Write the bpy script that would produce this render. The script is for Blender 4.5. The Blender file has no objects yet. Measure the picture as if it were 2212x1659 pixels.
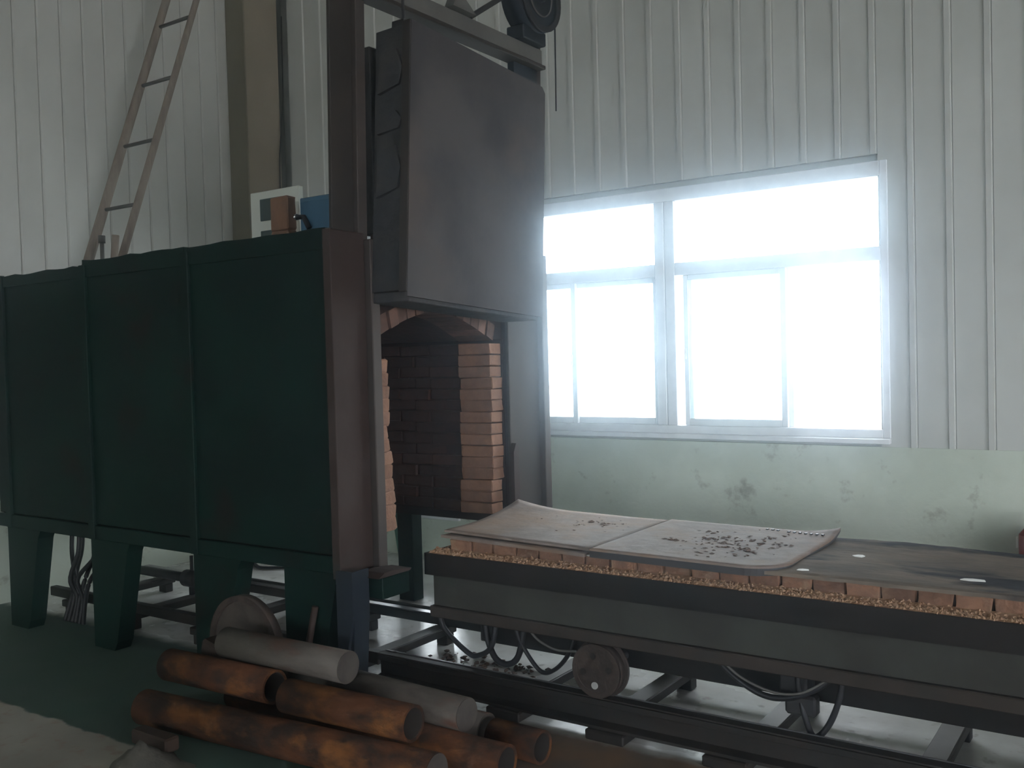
import bpy, bmesh, math, random
from mathutils import Vector, Matrix
random.seed(7)
SC = bpy.context.scene
COL = SC.collection

# ------------------------------------------------------------------ camera
F_PX, W_PX = 2085.0, 2212.0
yaw, pit, rol = (math.radians(a) for a in (34.44, -1.65, -1.53))
fwd = Vector((-math.sin(yaw) * math.cos(pit), math.cos(yaw) * math.cos(pit), math.sin(pit)))
rt0 = Vector((math.cos(yaw), math.sin(yaw), 0.0)); up0 = rt0.cross(fwd)
rt = rt0 * math.cos(rol) + up0 * math.sin(rol); up = rt.cross(fwd)
cd = bpy.data.cameras.new('camera'); cam = bpy.data.objects.new('camera', cd); COL.objects.link(cam)
m = Matrix.Identity(4)
for i in range(3):
    m[i][0], m[i][1], m[i][2] = rt[i], up[i], -fwd[i]
m[2][3] = 1.6
cam.matrix_world = m
cd.sensor_width = 36.0; cd.lens = 36.0 * F_PX / W_PX; cd.clip_start = 0.05; cd.clip_end = 200
SC.camera = cam

# ------------------------------------------------------------------ daylight
SKY = 12.0
HAZE = 0.028
wd = bpy.data.worlds.new('overcast_sky'); SC.world = wd; wd.use_nodes = True
bgn = wd.node_tree.nodes['Background']
bgn.inputs[0].default_value = (0.90, 0.955, 1.05, 1); bgn.inputs[1].default_value = SKY
SC.view_settings.view_transform = 'Standard'; SC.view_settings.look = 'None'
SC.view_settings.gamma = 1.0; SC.view_settings.use_curve_mapping = False
SC.view_settings.exposure = 0.38
try:
    SC.cycles.use_denoising = True
    SC.cycles.max_bounces = 10; SC.cycles.diffuse_bounces = 6; SC.cycles.glossy_bounces = 4
    SC.cycles.transparent_max_bounces = 12; SC.cycles.volume_bounces = 1
    SC.cycles.sample_clamp_indirect = 6.0
    SC.cycles.use_adaptive_sampling = True; SC.cycles.adaptive_threshold = 0.045
except Exception:
    pass
# window openings; all but the first are unseen, added for light: (x0, x1, z0, z1)
WIN_B = [(-4.46, -1.385, 1.05, 2.70), (0.9, 3.975, 1.05, 2.70), (6.3, 9.375, 1.05, 2.70), (-5.95, -4.62, 0.35, 2.64)]  # last one hidden behind the furnace, added to brighten the floor there
FILL_WIN = [(-5.4, -2.325, 1.05, 3.15), (-0.8, 2.275, 1.05, 3.15), (3.8, 6.875, 1.05, 3.15), (8.4, 11.475, 1.05, 3.15)]  # invented windows behind the camera, for fill light
FILL_GATE = (-6.5, 2.5, 0.0, 3.9)          # unseen gateway added for fill light, in the far right wall: y0, y1, z0, z1
HX0, HX1, HY0, HY1, HZ = -6.65, 13.0, -9.0, 6.0, 6.6

def portal(x0, x1, z0, z1, y, sgn):
    ld = bpy.data.lights.new('daylight_portal', 'AREA'); ld.shape = 'RECTANGLE'
    ld.size = x1 - x0; ld.size_y = z1 - z0; ld.energy = 1.0
    ld.cycles.is_portal = True
    o = bpy.data.objects.new('daylight_portal', ld); COL.objects.link(o)
    o.location = ((x0 + x1) / 2, y, (z0 + z1) / 2)
    o.rotation_euler = (math.radians(-90 * sgn), 0, 0)
for w in WIN_B: portal(*w, HY1 + 0.16, 1)
for w in FILL_WIN: portal(*w, HY0 - 0.16, -1)
ld = bpy.data.lights.new('daylight_portal', 'AREA'); ld.shape = 'RECTANGLE'; ld.size = FILL_GATE[3] - FILL_GATE[2]; ld.size_y = FILL_GATE[1] - FILL_GATE[0]
ld.cycles.is_portal = True; o = bpy.data.objects.new('daylight_portal', ld); COL.objects.link(o)
o.location = (HX1 + 0.16, (FILL_GATE[0] + FILL_GATE[1]) / 2, (FILL_GATE[2] + FILL_GATE[3]) / 2); o.rotation_euler = (0, math.radians(90), 0)

# ------------------------------------------------------------------ materials
def new_mat(name):
    mt = bpy.data.materials.new(name); mt.use_nodes = True
    nt = mt.node_tree
    return mt, nt, nt.nodes['Principled BSDF']

def mat(name, c1, c2=None, rough=0.6, metal=0.0, scale=6.0, detail=5.0, lo=0.4, hi=0.62, bump=0.0, bscale=None,
        spec=0.3, c3=None, s3=2.0, lo3=0.55, hi3=0.7, stretch=(1, 1, 1), rnd=0.0):
    mt, nt, bs = new_mat(name)
    N, L = nt.nodes, nt.links
    bs.inputs['Roughness'].default_value = rough; bs.inputs['Metallic'].default_value = metal
    bs.inputs['Specular IOR Level'].default_value = spec
    if c2 is None:
        bs.inputs['Base Color'].default_value = (*c1, 1); return mt
    tc = N.new('ShaderNodeTexCoord'); oi = N.new('ShaderNodeObjectInfo')
    mp = N.new('ShaderNodeMapping'); mp.inputs['Scale'].default_value = stretch
    L.new(tc.outputs['Object'], mp.inputs['Vector'])
    off = N.new('ShaderNodeVectorMath'); off.operation = 'ADD'
    L.new(mp.outputs[0], off.inputs[0])
    sc = N.new('ShaderNodeMath'); sc.operation = 'MULTIPLY'; sc.inputs[1].default_value = 37.0
    L.new(oi.outputs['Random'], sc.inputs[0]); L.new(sc.outputs[0], off.inputs[1])
    def layer(a_sock, a_col, b_col, s, l, h):
        nz = N.new('ShaderNodeTexNoise'); nz.inputs['Scale'].default_value = s; nz.inputs['Detail'].default_value = detail
        nz.inputs['Roughness'].default_value = 0.62
        L.new(off.outputs[0], nz.inputs['Vector'])
        rp = N.new('ShaderNodeValToRGB'); rp.color_ramp.elements[0].position = l; rp.color_ramp.elements[1].position = h
        L.new(nz.outputs['Fac'], rp.inputs[0])
        mx = N.new('ShaderNodeMix'); mx.data_type = 'RGBA'
        L.new(rp.outputs[0], mx.inputs['Factor'])
        if a_sock is None: mx.inputs['A'].default_value = (*a_col, 1)
        else: L.new(a_sock, mx.inputs['A'])
        mx.inputs['B'].default_value = (*b_col, 1)
        return mx.outputs['Result'], nz
    out, nz = layer(None, c1, c2, scale, lo, hi)
    if c3 is not None: out, _ = layer(out, None, c3, s3, lo3, hi3)
    if rnd > 0:
        hs = N.new('ShaderNodeHueSaturation'); mr = N.new('ShaderNodeMapRange')
        mr.inputs['To Min'].default_value = 1 - rnd; mr.inputs['To Max'].default_value = 1 + rnd
        L.new(oi.outputs['Random'], mr.inputs['Value']); L.new(mr.outputs[0], hs.inputs['Value'])
        L.new(out, hs.inputs['Color']); out = hs.outputs[0]
    L.new(out, bs.inputs['Base Color'])
    if bump > 0:
        nb = N.new('ShaderNodeTexNoise'); nb.inputs['Scale'].default_value = bscale or scale * 4; nb.inputs['Detail'].default_value = 6
        L.new(off.outputs[0], nb.inputs['Vector'])
        bp = N.new('ShaderNodeBump'); bp.inputs['Strength'].default_value = bump; bp.inputs['Distance'].default_value = 0.02
        L.new(nb.outputs['Fac'], bp.inputs['Height']); L.new(bp.outputs[0], bs.inputs['Normal'])
    return mt

M = {}
M['panel'] = mat('painted_steel_cladding', (0.53, 0.54, 0.51), (0.47, 0.48, 0.45), 0.5, 0, 0.9, spec=0.3, bump=0.03, bscale=3)
M['groove'] = mat('cladding_joint', (0.40, 0.42, 0.40), (0.36, 0.38, 0.36), 0.7, 0, 3)
M['plaster'] = mat('stained_green_plaster', (0.5600, 0.6104, 0.5264), (0.4816, 0.5320, 0.4480), 0.85, 0, 1.6, c3=(0.2912, 0.2912, 0.2408), s3=6.0, lo3=0.60, hi3=0.74, bump=0.15, bscale=30)
M['ceil'] = mat('roof_sheet', (0.42, 0.44, 0.43), (0.36, 0.38, 0.37), 0.7, 0, 1)
M['wframe'] = mat('white_window_frame', (0.72, 0.74, 0.75), (0.64, 0.66, 0.68), 0.4, 0, 5)
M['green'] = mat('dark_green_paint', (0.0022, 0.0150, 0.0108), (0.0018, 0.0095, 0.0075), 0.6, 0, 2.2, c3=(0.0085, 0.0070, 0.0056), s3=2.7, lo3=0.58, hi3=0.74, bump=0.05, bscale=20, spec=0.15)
M['green_lit'] = mat('green_leg_lit', (0.1000, 0.2520, 0.1900), (0.0820, 0.1980, 0.1540), 0.5, 0, 5)  # lighter green for one leg face; window light put into the colour
M['brownframe'] = mat('heat_browned_steel', (0.0320, 0.0192, 0.0152), (0.0440, 0.0304, 0.0256), 0.7, 0.0, 3, c3=(0.0272, 0.0336, 0.0288), s3=1.4, bump=0.08, bscale=25, spec=0.2)
M['post'] = mat('dusty_dark_steel', (0.0300, 0.0255, 0.0218), (0.0413, 0.0330, 0.0270), 0.65, 0.0, 2.5, bump=0.06, spec=0.2)
M['postedge'] = mat('dusty_flange_edge', (0.0656, 0.0528, 0.0456), (0.0496, 0.0416, 0.0368), 0.65, 0.0, 3, spec=0.2)
M['door'] = mat('scorched_door_plate', (0.074, 0.068, 0.066), (0.046, 0.043, 0.044), 0.85, 0.0, 1.8, c3=(0.088, 0.072, 0.064), s3=1.1, bump=0.1, bscale=9, spec=0.08)
M['doorside'] = mat('sooty_door_lining', (0.030, 0.031, 0.033), (0.045, 0.042, 0.040), 0.8, 0, 5, bump=0.4, bscale=18)
M['beam'] = mat('grey_channel_steel', (0.125, 0.12, 0.11), (0.09, 0.085, 0.08), 0.55, 0.2, 3)
M['black'] = mat('black_iron', (0.022, 0.023, 0.026), (0.032, 0.030, 0.030), 0.5, 0.2, 6)
M['rubber'] = mat('black_cable', (0.016, 0.016, 0.018), None, 0.45)
M['brick'] = mat('firebrick', (0.2346, 0.1275, 0.0816), (0.1836, 0.1020, 0.0688), 0.9, 0, 14, bump=0.3, bscale=40, rnd=0.16)
M['brick_dust'] = mat('dusty_firebrick', (0.24, 0.125, 0.075), (0.16, 0.088, 0.058), 0.9, 0, 10, c3=(0.27, 0.185, 0.12), s3=9, bump=0.4, bscale=40, rnd=0.22)
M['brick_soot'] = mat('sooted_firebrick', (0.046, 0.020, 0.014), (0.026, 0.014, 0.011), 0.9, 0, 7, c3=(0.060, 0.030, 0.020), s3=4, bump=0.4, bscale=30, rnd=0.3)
M['brick_mid'] = mat('heat_stained_firebrick', (0.1404, 0.0778, 0.0540), (0.0918, 0.0540, 0.0410), 0.9, 0, 9, bump=0.4, bscale=30, rnd=0.25)
M['dark_wood'] = mat('dark_timber', (0.0425, 0.0275, 0.0190), (0.0275, 0.0180, 0.0130), 0.85, 0, 6, bump=0.2)
M['mortar'] = mat('sooty_mortar', (0.026, 0.013, 0.010), (0.018, 0.011, 0.009), 0.95, 0, 8)
M['rubble'] = mat('brick_crumb', (0.42, 0.27, 0.17), (0.30, 0.17, 0.10), 0.95, 0, 30)
M['flake'] = mat('rust_scale_flake', (0.16, 0.10, 0.07), (0.09, 0.06, 0.05), 0.9, 0, 30)
M['lip'] = mat('black_car_channel', (0.0098, 0.0091, 0.0084), (0.0154, 0.0119, 0.0105), 0.65, 0.0, 3, bump=0.08, spec=0.2)
M['carbeam'] = mat('worn_green_grey_beam', (0.0460, 0.0471, 0.0391), (0.0345, 0.0322, 0.0276), 0.7, 0.0, 3.5, c3=(0.0368, 0.0529, 0.0425), s3=2, bump=0.05, spec=0.2)
M['carflange'] = mat('rusty_beam_flange', (0.042, 0.032, 0.026), (0.03, 0.025, 0.021), 0.7, 0.0, 5, spec=0.2)
M['sheet'] = mat('scaled_steel_sheet', (0.2300, 0.1863, 0.1633), (0.1667, 0.1323, 0.1150), 0.75, 0.0, 7, c3=(0.2300, 0.1495, 0.1012), s3=3.0, lo3=0.46, hi3=0.70, bump=0.3, bscale=14, spec=0.12)
M['sheet_dark'] = mat('dusty_hearth_sheet', (0.1950, 0.1586, 0.1248), (0.1170, 0.0988, 0.0832), 0.9, 0.0, 3.2, c3=(0.0312, 0.0325, 0.0364), s3=2.4, lo3=0.50, hi3=0.62, bump=0.5, bscale=10, stretch=(0.7, 1.6, 1), spec=0.04)
M['sheet_edge'] = mat('dark_sheet_rim', (0.040, 0.040, 0.042), (0.055, 0.05, 0.05), 0.6, 0.2, 6)
M['rail'] = mat('oily_rail_steel', (0.016, 0.015, 0.014), (0.024, 0.019, 0.016), 0.55, 0.0, 5, spec=0.3)
M['railtop'] = mat('worn_rail_head', (0.20, 0.20, 0.21), (0.13, 0.13, 0.13), 0.3, 0.6, 8)
M['wheel'] = mat('rusty_cast_wheel', (0.036, 0.028, 0.024), (0.055, 0.040, 0.032), 0.75, 0.0, 12, bump=0.2, spec=0.2)
M['wheel_face'] = mat('dusty_disc_face', (0.075, 0.062, 0.052), (0.05, 0.042, 0.036), 0.8, 0, 7, bump=0.15, spec=0.15)
M['hole'] = mat('pale_spot', (0.42, 0.42, 0.40), None, 0.4, 0.3)
M['rust'] = mat('rusted_pipe', (0.0750, 0.0300, 0.0137), (0.0250, 0.0163, 0.0125), 0.9, 0, 9, lo=0.42, hi=0.6, c3=(0.1438, 0.0575, 0.0175), s3=7, lo3=0.52, hi3=0.66, bump=0.4, bscale=30, stretch=(0.6, 1, 1), spec=0.15)
M['greybar'] = mat('dusty_grey_bar', (0.1020, 0.0898, 0.0755), (0.0561, 0.0490, 0.0408), 0.75, 0.0, 8, c3=(0.0765, 0.0367, 0.0224), s3=5.0, lo3=0.55, hi3=0.68, bump=0.25, stretch=(0.5, 1, 1), spec=0.2)
M['barend'] = mat('sawn_bar_end', (0.0767, 0.0676, 0.0559), (0.0546, 0.0468, 0.0416), 0.7, 0.1, 12)
M['inside'] = mat('pipe_bore', (0.018, 0.015, 0.013), None, 0.95)
M['wood'] = mat('weathered_timber', (0.26, 0.22, 0.18), (0.19, 0.155, 0.13), 0.8, 0, 4, stretch=(6, 6, 0.7), bump=0.2)
M['rung'] = mat('iron_rung', (0.10, 0.10, 0.095), None, 0.6, 0.3)
M['column'] = mat('beige_column_paint', (0.2880, 0.2520, 0.1944), (0.2448, 0.2160, 0.1656), 0.6, 0, 1.5)
M['colweb'] = mat('column_web_paint', (0.1920, 0.1760, 0.1280), (0.1600, 0.1480, 0.1080), 0.6, 0, 1.5)
M['pipe_dark'] = mat('dark_downpipe', (0.075, 0.085, 0.078), (0.06, 0.068, 0.062), 0.5, 0, 2)
M['white'] = mat('white_box_paint', (0.62, 0.64, 0.58), None, 0.5)
M['dial'] = mat('dark_meter_glass', (0.05, 0.075, 0.075), None, 0.2)
M['blue'] = mat('blue_box_paint', (0.055, 0.14, 0.215), (0.045, 0.115, 0.185), 0.45, 0, 4)
M['red'] = mat('red_cylinder_paint', (0.24, 0.020, 0.018), None, 0.35)
M['scrap'] = mat('white_scrap', (0.80, 0.80, 0.76), None, 0.7)
M['rag'] = mat('grey_rag_cloth', (0.096, 0.090, 0.072), (0.066, 0.063, 0.054), 0.9, 0, 8, bump=0.4)
M['steelbright'] = mat('bare_steel', (0.5, 0.5, 0.5), None, 0.25, 0.9)
M['motor'] = mat('dark_blue_motor', (0.016, 0.022, 0.030), (0.014, 0.017, 0.020), 0.5, 0.0, 5, spec=0.25)
M['ground'] = mat('outside_ground', (0.45, 0.45, 0.43), (0.4, 0.4, 0.38), 0.9, 0, 0.5)

# glass: real pane that lets the daylight pass
gm, nt, bs = new_mat('window_glass'); N, L = nt.nodes, nt.links
tr = N.new('ShaderNodeBsdfTransparent'); tr.inputs[0].default_value = (0.93, 0.96, 0.95, 1)
gl = N.new('ShaderNodeBsdfGlossy'); gl.inputs['Roughness'].default_value = 0.03
fr = N.new('ShaderNodeFresnel'); fr.inputs[0].default_value = 1.45
mx = N.new('ShaderNodeMixShader'); L.new(fr.outputs[0], mx.inputs[0]); L.new(tr.outputs[0], mx.inputs[1]); L.new(gl.outputs[0], mx.inputs[2])
L.new(mx.outputs[0], N['Material Output'].inputs['Surface']); M['glass'] = gm

# floor: bare concrete, a painted green strip along the furnace, brown grit by the pipe heap
fm, nt, bs = new_mat('workshop_floor'); N, L = nt.nodes, nt.links
tc = N.new('ShaderNodeTexCoord'); sx = N.new('ShaderNodeSeparateXYZ'); L.new(tc.outputs['Object'], sx.inputs[0])
def nz(scale, detail=6):
    n = N.new('ShaderNodeTexNoise'); n.inputs['Scale'].default_value = scale; n.inputs['Detail'].default_value = detail
    L.new(tc.outputs['Object'], n.inputs['Vector']); return n.outputs['Fac']
def math_n(op, a, b):
    n = N.new('ShaderNodeMath'); n.operation = op
    for i, v in enumerate((a, b)):
        if isinstance(v, (int, float)): n.inputs[i].default_value = v
        else: L.new(v, n.inputs[i])
    return n.outputs[0]
def ramp(v, a, b):
    n = N.new('ShaderNodeMapRange'); n.inputs['From Min'].default_value = a; n.inputs['From Max'].default_value = b
    L.new(v, n.inputs['Value']); return n.outputs[0]
def mixc(f, a, b):
    n = N.new('ShaderNodeMix'); n.data_type = 'RGBA'
    if isinstance(f, float): n.inputs['Factor'].default_value = f
    else: L.new(f, n.inputs['Factor'])
    for k, v in (('A', a), ('B', b)):
        if isinstance(v, tuple): n.inputs[k].default_value = (*v, 1)
        else: L.new(v, n.inputs[k])
    return n.outputs['Result']
wob = math_n('MULTIPLY', math_n('SUBTRACT', nz(9), 0.5), 0.10)
y = math_n('ADD', sx.outputs['Y'], wob); x = math_n('ADD', sx.outputs['X'], math_n('MULTIPLY', wob, 6.0))
conc = mixc(ramp(nz(2.2), 0.35, 0.65), (0.33, 0.315, 0.265), (0.24, 0.225, 0.19))
conc = mixc(ramp(nz(14), 0.55, 0.75), conc, (0.25, 0.175, 0.125))
grn = mixc(ramp(nz(3.0), 0.35, 0.7), (0.026, 0.066, 0.048), (0.046, 0.078, 0.064))
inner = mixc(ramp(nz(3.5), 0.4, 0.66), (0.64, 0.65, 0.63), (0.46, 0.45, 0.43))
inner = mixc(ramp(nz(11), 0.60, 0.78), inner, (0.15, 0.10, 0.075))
brn = mixc(ramp(nz(5), 0.35, 0.65), (0.19, 0.118, 0.072), (0.13, 0.10, 0.078))
c = mixc(ramp(y, 2.385, 2.40), conc, grn)
c = mixc(math_n('MULTIPLY', ramp(x, -2.6, -2.1), ramp(y, 3.52, 3.40)), c, brn)
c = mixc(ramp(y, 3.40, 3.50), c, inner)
L.new(c, bs.inputs['Base Color'])
rg = N.new('ShaderNodeMapRange'); rg.inputs['To Min'].default_value = 0.16; rg.inputs['To Max'].default_value = 0.34
L.new(nz(4), rg.inputs['Value'])
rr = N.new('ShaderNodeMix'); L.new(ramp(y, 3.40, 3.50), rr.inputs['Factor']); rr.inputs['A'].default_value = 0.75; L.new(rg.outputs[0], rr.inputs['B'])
L.new(rr.outputs['Result'], bs.inputs['Roughness'])
bs.inputs['Specular IOR Level'].default_value = 0.5
bp = N.new('ShaderNodeBump'); bp.inputs['Strength'].default_value = 0.12; bp.inputs['Distance'].default_value = 0.01
L.new(nz(22), bp.inputs['Height']); L.new(bp.outputs[0], bs.inputs['Normal'])
M['floor'] = fm

# ------------------------------------------------------------------ mesh helpers
def world_off(o):
    v = Vector((0, 0, 0))
    while o is not None:
        v += o.location; o = o.parent
    return v

class MB:
    def __init__(s): s.bm = bmesh.new()
    def box(s, x0, x1, y0, y1, z0, z1, bev=0.0):
        vs = [s.bm.verts.new((x, y, z)) for z in (z0, z1) for y in (y0, y1) for x in (x0, x1)]
        fs = [(0, 2, 3, 1), (4, 5, 7, 6), (0, 1, 5, 4), (2, 6, 7, 3), (0, 4, 6, 2), (1, 3, 7, 5)]
        nf = [s.bm.faces.new([vs[i] for i in f]) for f in fs]
        if bev > 0:
            es = list({e for f in nf for e in f.edges})
            bmesh.ops.bevel(s.bm, geom=es, offset=bev, segments=1, affect='EDGES')
        return s
    def prism(s, pts, axis, a, b):
        """polygon pts in the plane normal to axis, extruded from a to b"""
        def P(p, t):
            return {'x': (t, p[0], p[1]), 'y': (p[0], t, p[1]), 'z': (p[0], p[1], t)}[axis]
        A = [s.bm.verts.new(P(p, a)) for p in pts]; B = [s.bm.verts.new(P(p, b)) for p in pts]
        n = len(pts)
        s.bm.faces.new(A); s.bm.faces.new(B[::-1])
        for i in range(n):
            s.bm.faces.new((A[i], B[i], B[(i + 1) % n], A[(i + 1) % n]))
        return s
    def cyl(s, p0, p1, r, n=20, r1=None, cap=True):
        p0, p1 = Vector(p0), Vector(p1); d = (p1 - p0).normalized()
        a = d.orthogonal().normalized(); b = d.cross(a); r1 = r if r1 is None else r1
        A = [s.bm.verts.new(p0 + (a * math.cos(t) + b * math.sin(t)) * r) for t in [2 * math.pi * i / n for i in range(n)]]
        B = [s.bm.verts.new(p1 + (a * math.cos(t) + b * math.sin(t)) * r1) for t in [2 * math.pi * i / n for i in range(n)]]
        for i in range(n):
            f = s.bm.faces.new((A[i], A[(i + 1) % n], B[(i + 1) % n], B[i])); f.smooth = True
        if cap: s.bm.faces.new(A[::-1]); s.bm.faces.new(B)
        return s
    def pipe(s, p0, p1, r, ri, n=28):
        p0, p1 = Vector(p0), Vector(p1); d = (p1 - p0).normalized()
        a = d.orthogonal().normalized(); b = d.cross(a)
        ring = lambda p, q: [s.bm.verts.new(p + (a * math.cos(t) + b * math.sin(t)) * q) for t in [2 * math.pi * i / n for i in range(n)]]
        A, B, C, D = ring(p0, r), ring(p1, r), ring(p1, ri), ring(p0, ri)
        for R0, R1, sm in ((A, B, 1), (B, C, 0), (C, D, 1), (D, A, 0)):
            for i in range(n):
                f = s.bm.faces.new((R0[i], R0[(i + 1) % n], R1[(i + 1) % n], R1[i])); f.smooth = bool(sm)
        return s
    def tube(s, pts, r, n=8):
        pts = [Vector(p) for p in pts]; rings = []
        ref = Vector((0.13, 0.31, 0.94))
        for i, p in enumerate(pts):
            d = (pts[min(i + 1, len(pts) - 1)] - pts[max(i - 1, 0)]).normalized()
            a = (ref - d * ref.dot(d)).normalized(); b = d.cross(a)
            rings.append([s.bm.verts.new(p + (a * math.cos(t) + b * math.sin(t)) * r) for t in [2 * math.pi * k / n for k in range(n)]])
        for A, B in zip(rings, rings[1:]):
            for k in range(n):
                f = s.bm.faces.new((A[k], A[(k + 1) % n], B[(k + 1) % n], B[k])); f.smooth = True
        s.bm.faces.new(rings[0][::-1]); s.bm.faces.new(rings[-1])
        return s
    def grid(s, fn, nu, nv, th):
        """thin curved plate: fn(u,v)->point, thickness th downwards"""
        T = [[s.bm.verts.new(fn(i / nu, j / nv)) for j in range(nv + 1)] for i in range(nu + 1)]
        U = [[s.bm.verts.new(Vector(fn(i / nu, j / nv)) - Vector((0, 0, th))) for j in range(nv + 1)] for i in range(nu + 1)]
        for i in range(nu):
            for j in range(nv):
                f = s.bm.faces.new((T[i][j], T[i + 1][j], T[i + 1][j + 1], T[i][j + 1])); f.smooth = True
                f = s.bm.faces.new((U[i][j], U[i][j + 1], U[i + 1][j + 1], U[i + 1][j])); f.smooth = True
        for i in range(nu):
            s.bm.faces.new((T[i][0], U[i][0], U[i + 1][0], T[i + 1][0])); s.bm.faces.new((T[i][nv], T[i + 1][nv], U[i + 1][nv], U[i][nv]))
        for j in range(nv):
            s.bm.faces.new((T[0][j], T[0][j + 1], U[0][j + 1], U[0][j])); s.bm.faces.new((T[nu][j], U[nu][j], U[nu][j + 1], T[nu][j + 1]))
        return s
    def chunk(s, p, r, flat=1.0):
        vs = []
        for d in ((1, 0, 0), (-1, 0, 0), (0, 1, 0), (0, -1, 0), (0, 0, 1), (0, 0, -1)):
            k = r * random.uniform(0.6, 1.2)
            vs.append(s.bm.verts.new((p[0] + d[0] * k + random.uniform(-.3, .3) * r, p[1] + d[1] * k + random.uniform(-.3, .3) * r, p[2] + d[2] * k * flat)))
        for a, b in ((0, 2), (2, 1), (1, 3), (3, 0)):
            s.bm.faces.new((vs[a], vs[b], vs[4])); s.bm.faces.new((vs[b], vs[a], vs[5]))
        return s
    def build(s, name, material, parent=None):
        bmesh.ops.recalc_face_normals(s.bm, faces=s.bm.faces[:])
        if parent is None:
            mn = Vector([min(v.co[i] for v in s.bm.verts) for i in range(3)]); mxv = Vector([max(v.co[i] for v in s.bm.verts) for i in range(3)])
            off = Vector(((mn.x + mxv.x) / 2, (mn.y + mxv.y) / 2, mn.z))
        else:
            off = world_off(parent)
        bmesh.ops.translate(s.bm, verts=s.bm.verts[:], vec=-off)
        me = bpy.data.meshes.new(name); s.bm.to_mesh(me); s.bm.free()
        me.materials.append(material if not isinstance(material, str) else M[material])
        o = bpy.data.objects.new(name, me); COL.objects.link(o)
        if parent is None: o.location = off
        else: o.parent = parent
        return o

def tag(o, label=None, cat=None, group=None, kind=None):
    if label: o['label'] = label
    if cat: o['category'] = cat
    if group: o['group'] = group
    if kind: o['kind'] = kind
    return o
def thing(name, loc, label, cat, group=None):
    o = bpy.data.objects.new(name, None); COL.objects.link(o); o.location = loc; o.empty_display_size = 0.1
    return tag(o, label, cat, group)
def struct(o): o['kind'] = 'structure'; return o
def inst(name, me, loc, parent, rot=None, scale=None):
    """a piece sharing mesh data; loc in world space"""
    o = bpy.data.objects.new(name, me); COL.objects.link(o); o.parent = parent
    o.location = Vector(loc) - world_off(parent)
    if rot: o.rotation_euler = rot
    if scale: o.scale = scale
    return o
def shared(name, mb, material):
    bmesh.ops.recalc_face_normals(mb.bm, faces=mb.bm.faces[:])
    me = bpy.data.meshes.new(name); mb.bm.to_mesh(me); mb.bm.free(); me.materials.append(M[material]); return me
def brick_mesh(name, sx, sy, sz, material, chips=0.004):
    b = MB(); b.box(-sx / 2, sx / 2, -sy / 2, sy / 2, 0, sz, bev=0.005)
    for v in b.bm.verts: v.co += Vector([random.uniform(-chips, chips) for _ in range(3)])
    return shared(name, b, material)

# ------------------------------------------------------------------ the hall
fl = struct(MB().box(HX0 - .2, HX1 + .2, HY0 - .2, HY1 + .2, -0.12, 0).build('floor', 'floor'))
fl.location = (0, 0, 0)
fl.data.transform(Matrix.Translation(((HX0 + HX1) / 2, (HY0 + HY1) / 2, -0.12)))
struct(MB().box(HX0 - .2, HX1 + .2, HY0 - .2, HY1 + .2, HZ, HZ + .15).build('ceiling', 'ceil'))

def long_wall(name, y0, y1, wins):
    b = MB(); xs = HX0 - .2
    for (x0, x1, z0, z1) in sorted(wins):
        b.box(xs, x0, y0, y1, 0, HZ); b.box(x0, x1, y0, y1, 0, z0); b.box(x0, x1, y0, y1, z1, HZ); xs = x1
    b.box(xs, HX1 + .2, y0, y1, 0, HZ)
    return struct(b.build(name, 'groove'))
wall_back = long_wall('wall_back', 6.02, 6.2, WIN_B)
wall_front = long_wall('wall_front', HY0 - .2, HY0, FILL_WIN)
wall_left = struct(MB().box(HX0 - .2, HX0, HY0, 6.02, 0, HZ).build('wall_left', 'groove'))
wall_right = struct(MB().box(HX1, HX1 + .2, HY0, FILL_GATE[0], 0, HZ).box(HX1, HX1 + .2, FILL_GATE[1], 6.02, 0, HZ).box(HX1, HX1 + .2, FILL_GATE[0], FILL_GATE[1], FILL_GATE[3], HZ).build('wall_right', 'panel'))
wall_front.data.materials[0] = M['panel']

# lower masonry dado (plaster) and cladding strips
lw = WIN_B[3]            # unseen window, added to light the furnace floor, cuts the dado
struct(MB().box(HX0, lw[0], 5.975, 6.02, 0, 1.0).box(lw[1], HX1, 5.975, 6.02, 0, 1.0).box(lw[0], lw[1], 5.975, 6.02, 0, lw[2] - .034).build('trim_1', 'plaster'))
struct(MB().box(HX0, HX0 + 0.03, HY0, 5.975, 0, 1.0).build('trim_2', 'plaster'))
def strip_mesh(w, h):
    b = MB()
    b.prism([(-w / 2, 0.034), (-w / 2, 0), (w / 2 - .040, 0), (w / 2 - .037, -.010), (w / 2 - .008, -.010), (w / 2 - .004, 0), (w / 2, 0.006), (w / 2, 0.034)], 'z', 0, h)
    return shared('wall_panel', b, 'panel')
PW = 0.2065
me_full, me_top = strip_mesh(PW - 0.002, HZ - 1.0), strip_mesh(PW - 0.002, HZ - 2.74)
seam = -0.82
k0 = int(math.ceil((HX0 + 0.12 - seam) / PW))
for k in range(k0, 24):
    xc = seam + (k + 0.5) * PW
    win = next((w for w in WIN_B if w[0] - PW / 2 < xc < w[1] + PW / 2 - 0.02), None)
    if win is not None and xc + PW / 2 > win[1] + 0.06: win = None
    if win is None: inst('wall_panel', me_full, (xc, 5.985, 1.0), wall_back)
    else: inst('wall_panel', me_top, (xc, 5.985, 2.74), wall_back)
PL = 0.1745
b = MB(); w = PL - 0.002
b.prism([(0, -w / 2), (0.010, -w / 2), (0.02, -w / 2 + .011), (0.02, w / 2 - .011), (0.010, w / 2), (0, w / 2)], 'z', 0, HZ - 1.0)
me_end = shared('wall_panel', b, 'panel')
for k in range(-20, 11):
    inst('wall_panel', me_end, (HX0 + 0.001, 3.66 + (k + .5) * PL, 1.0), wall_left)

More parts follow.
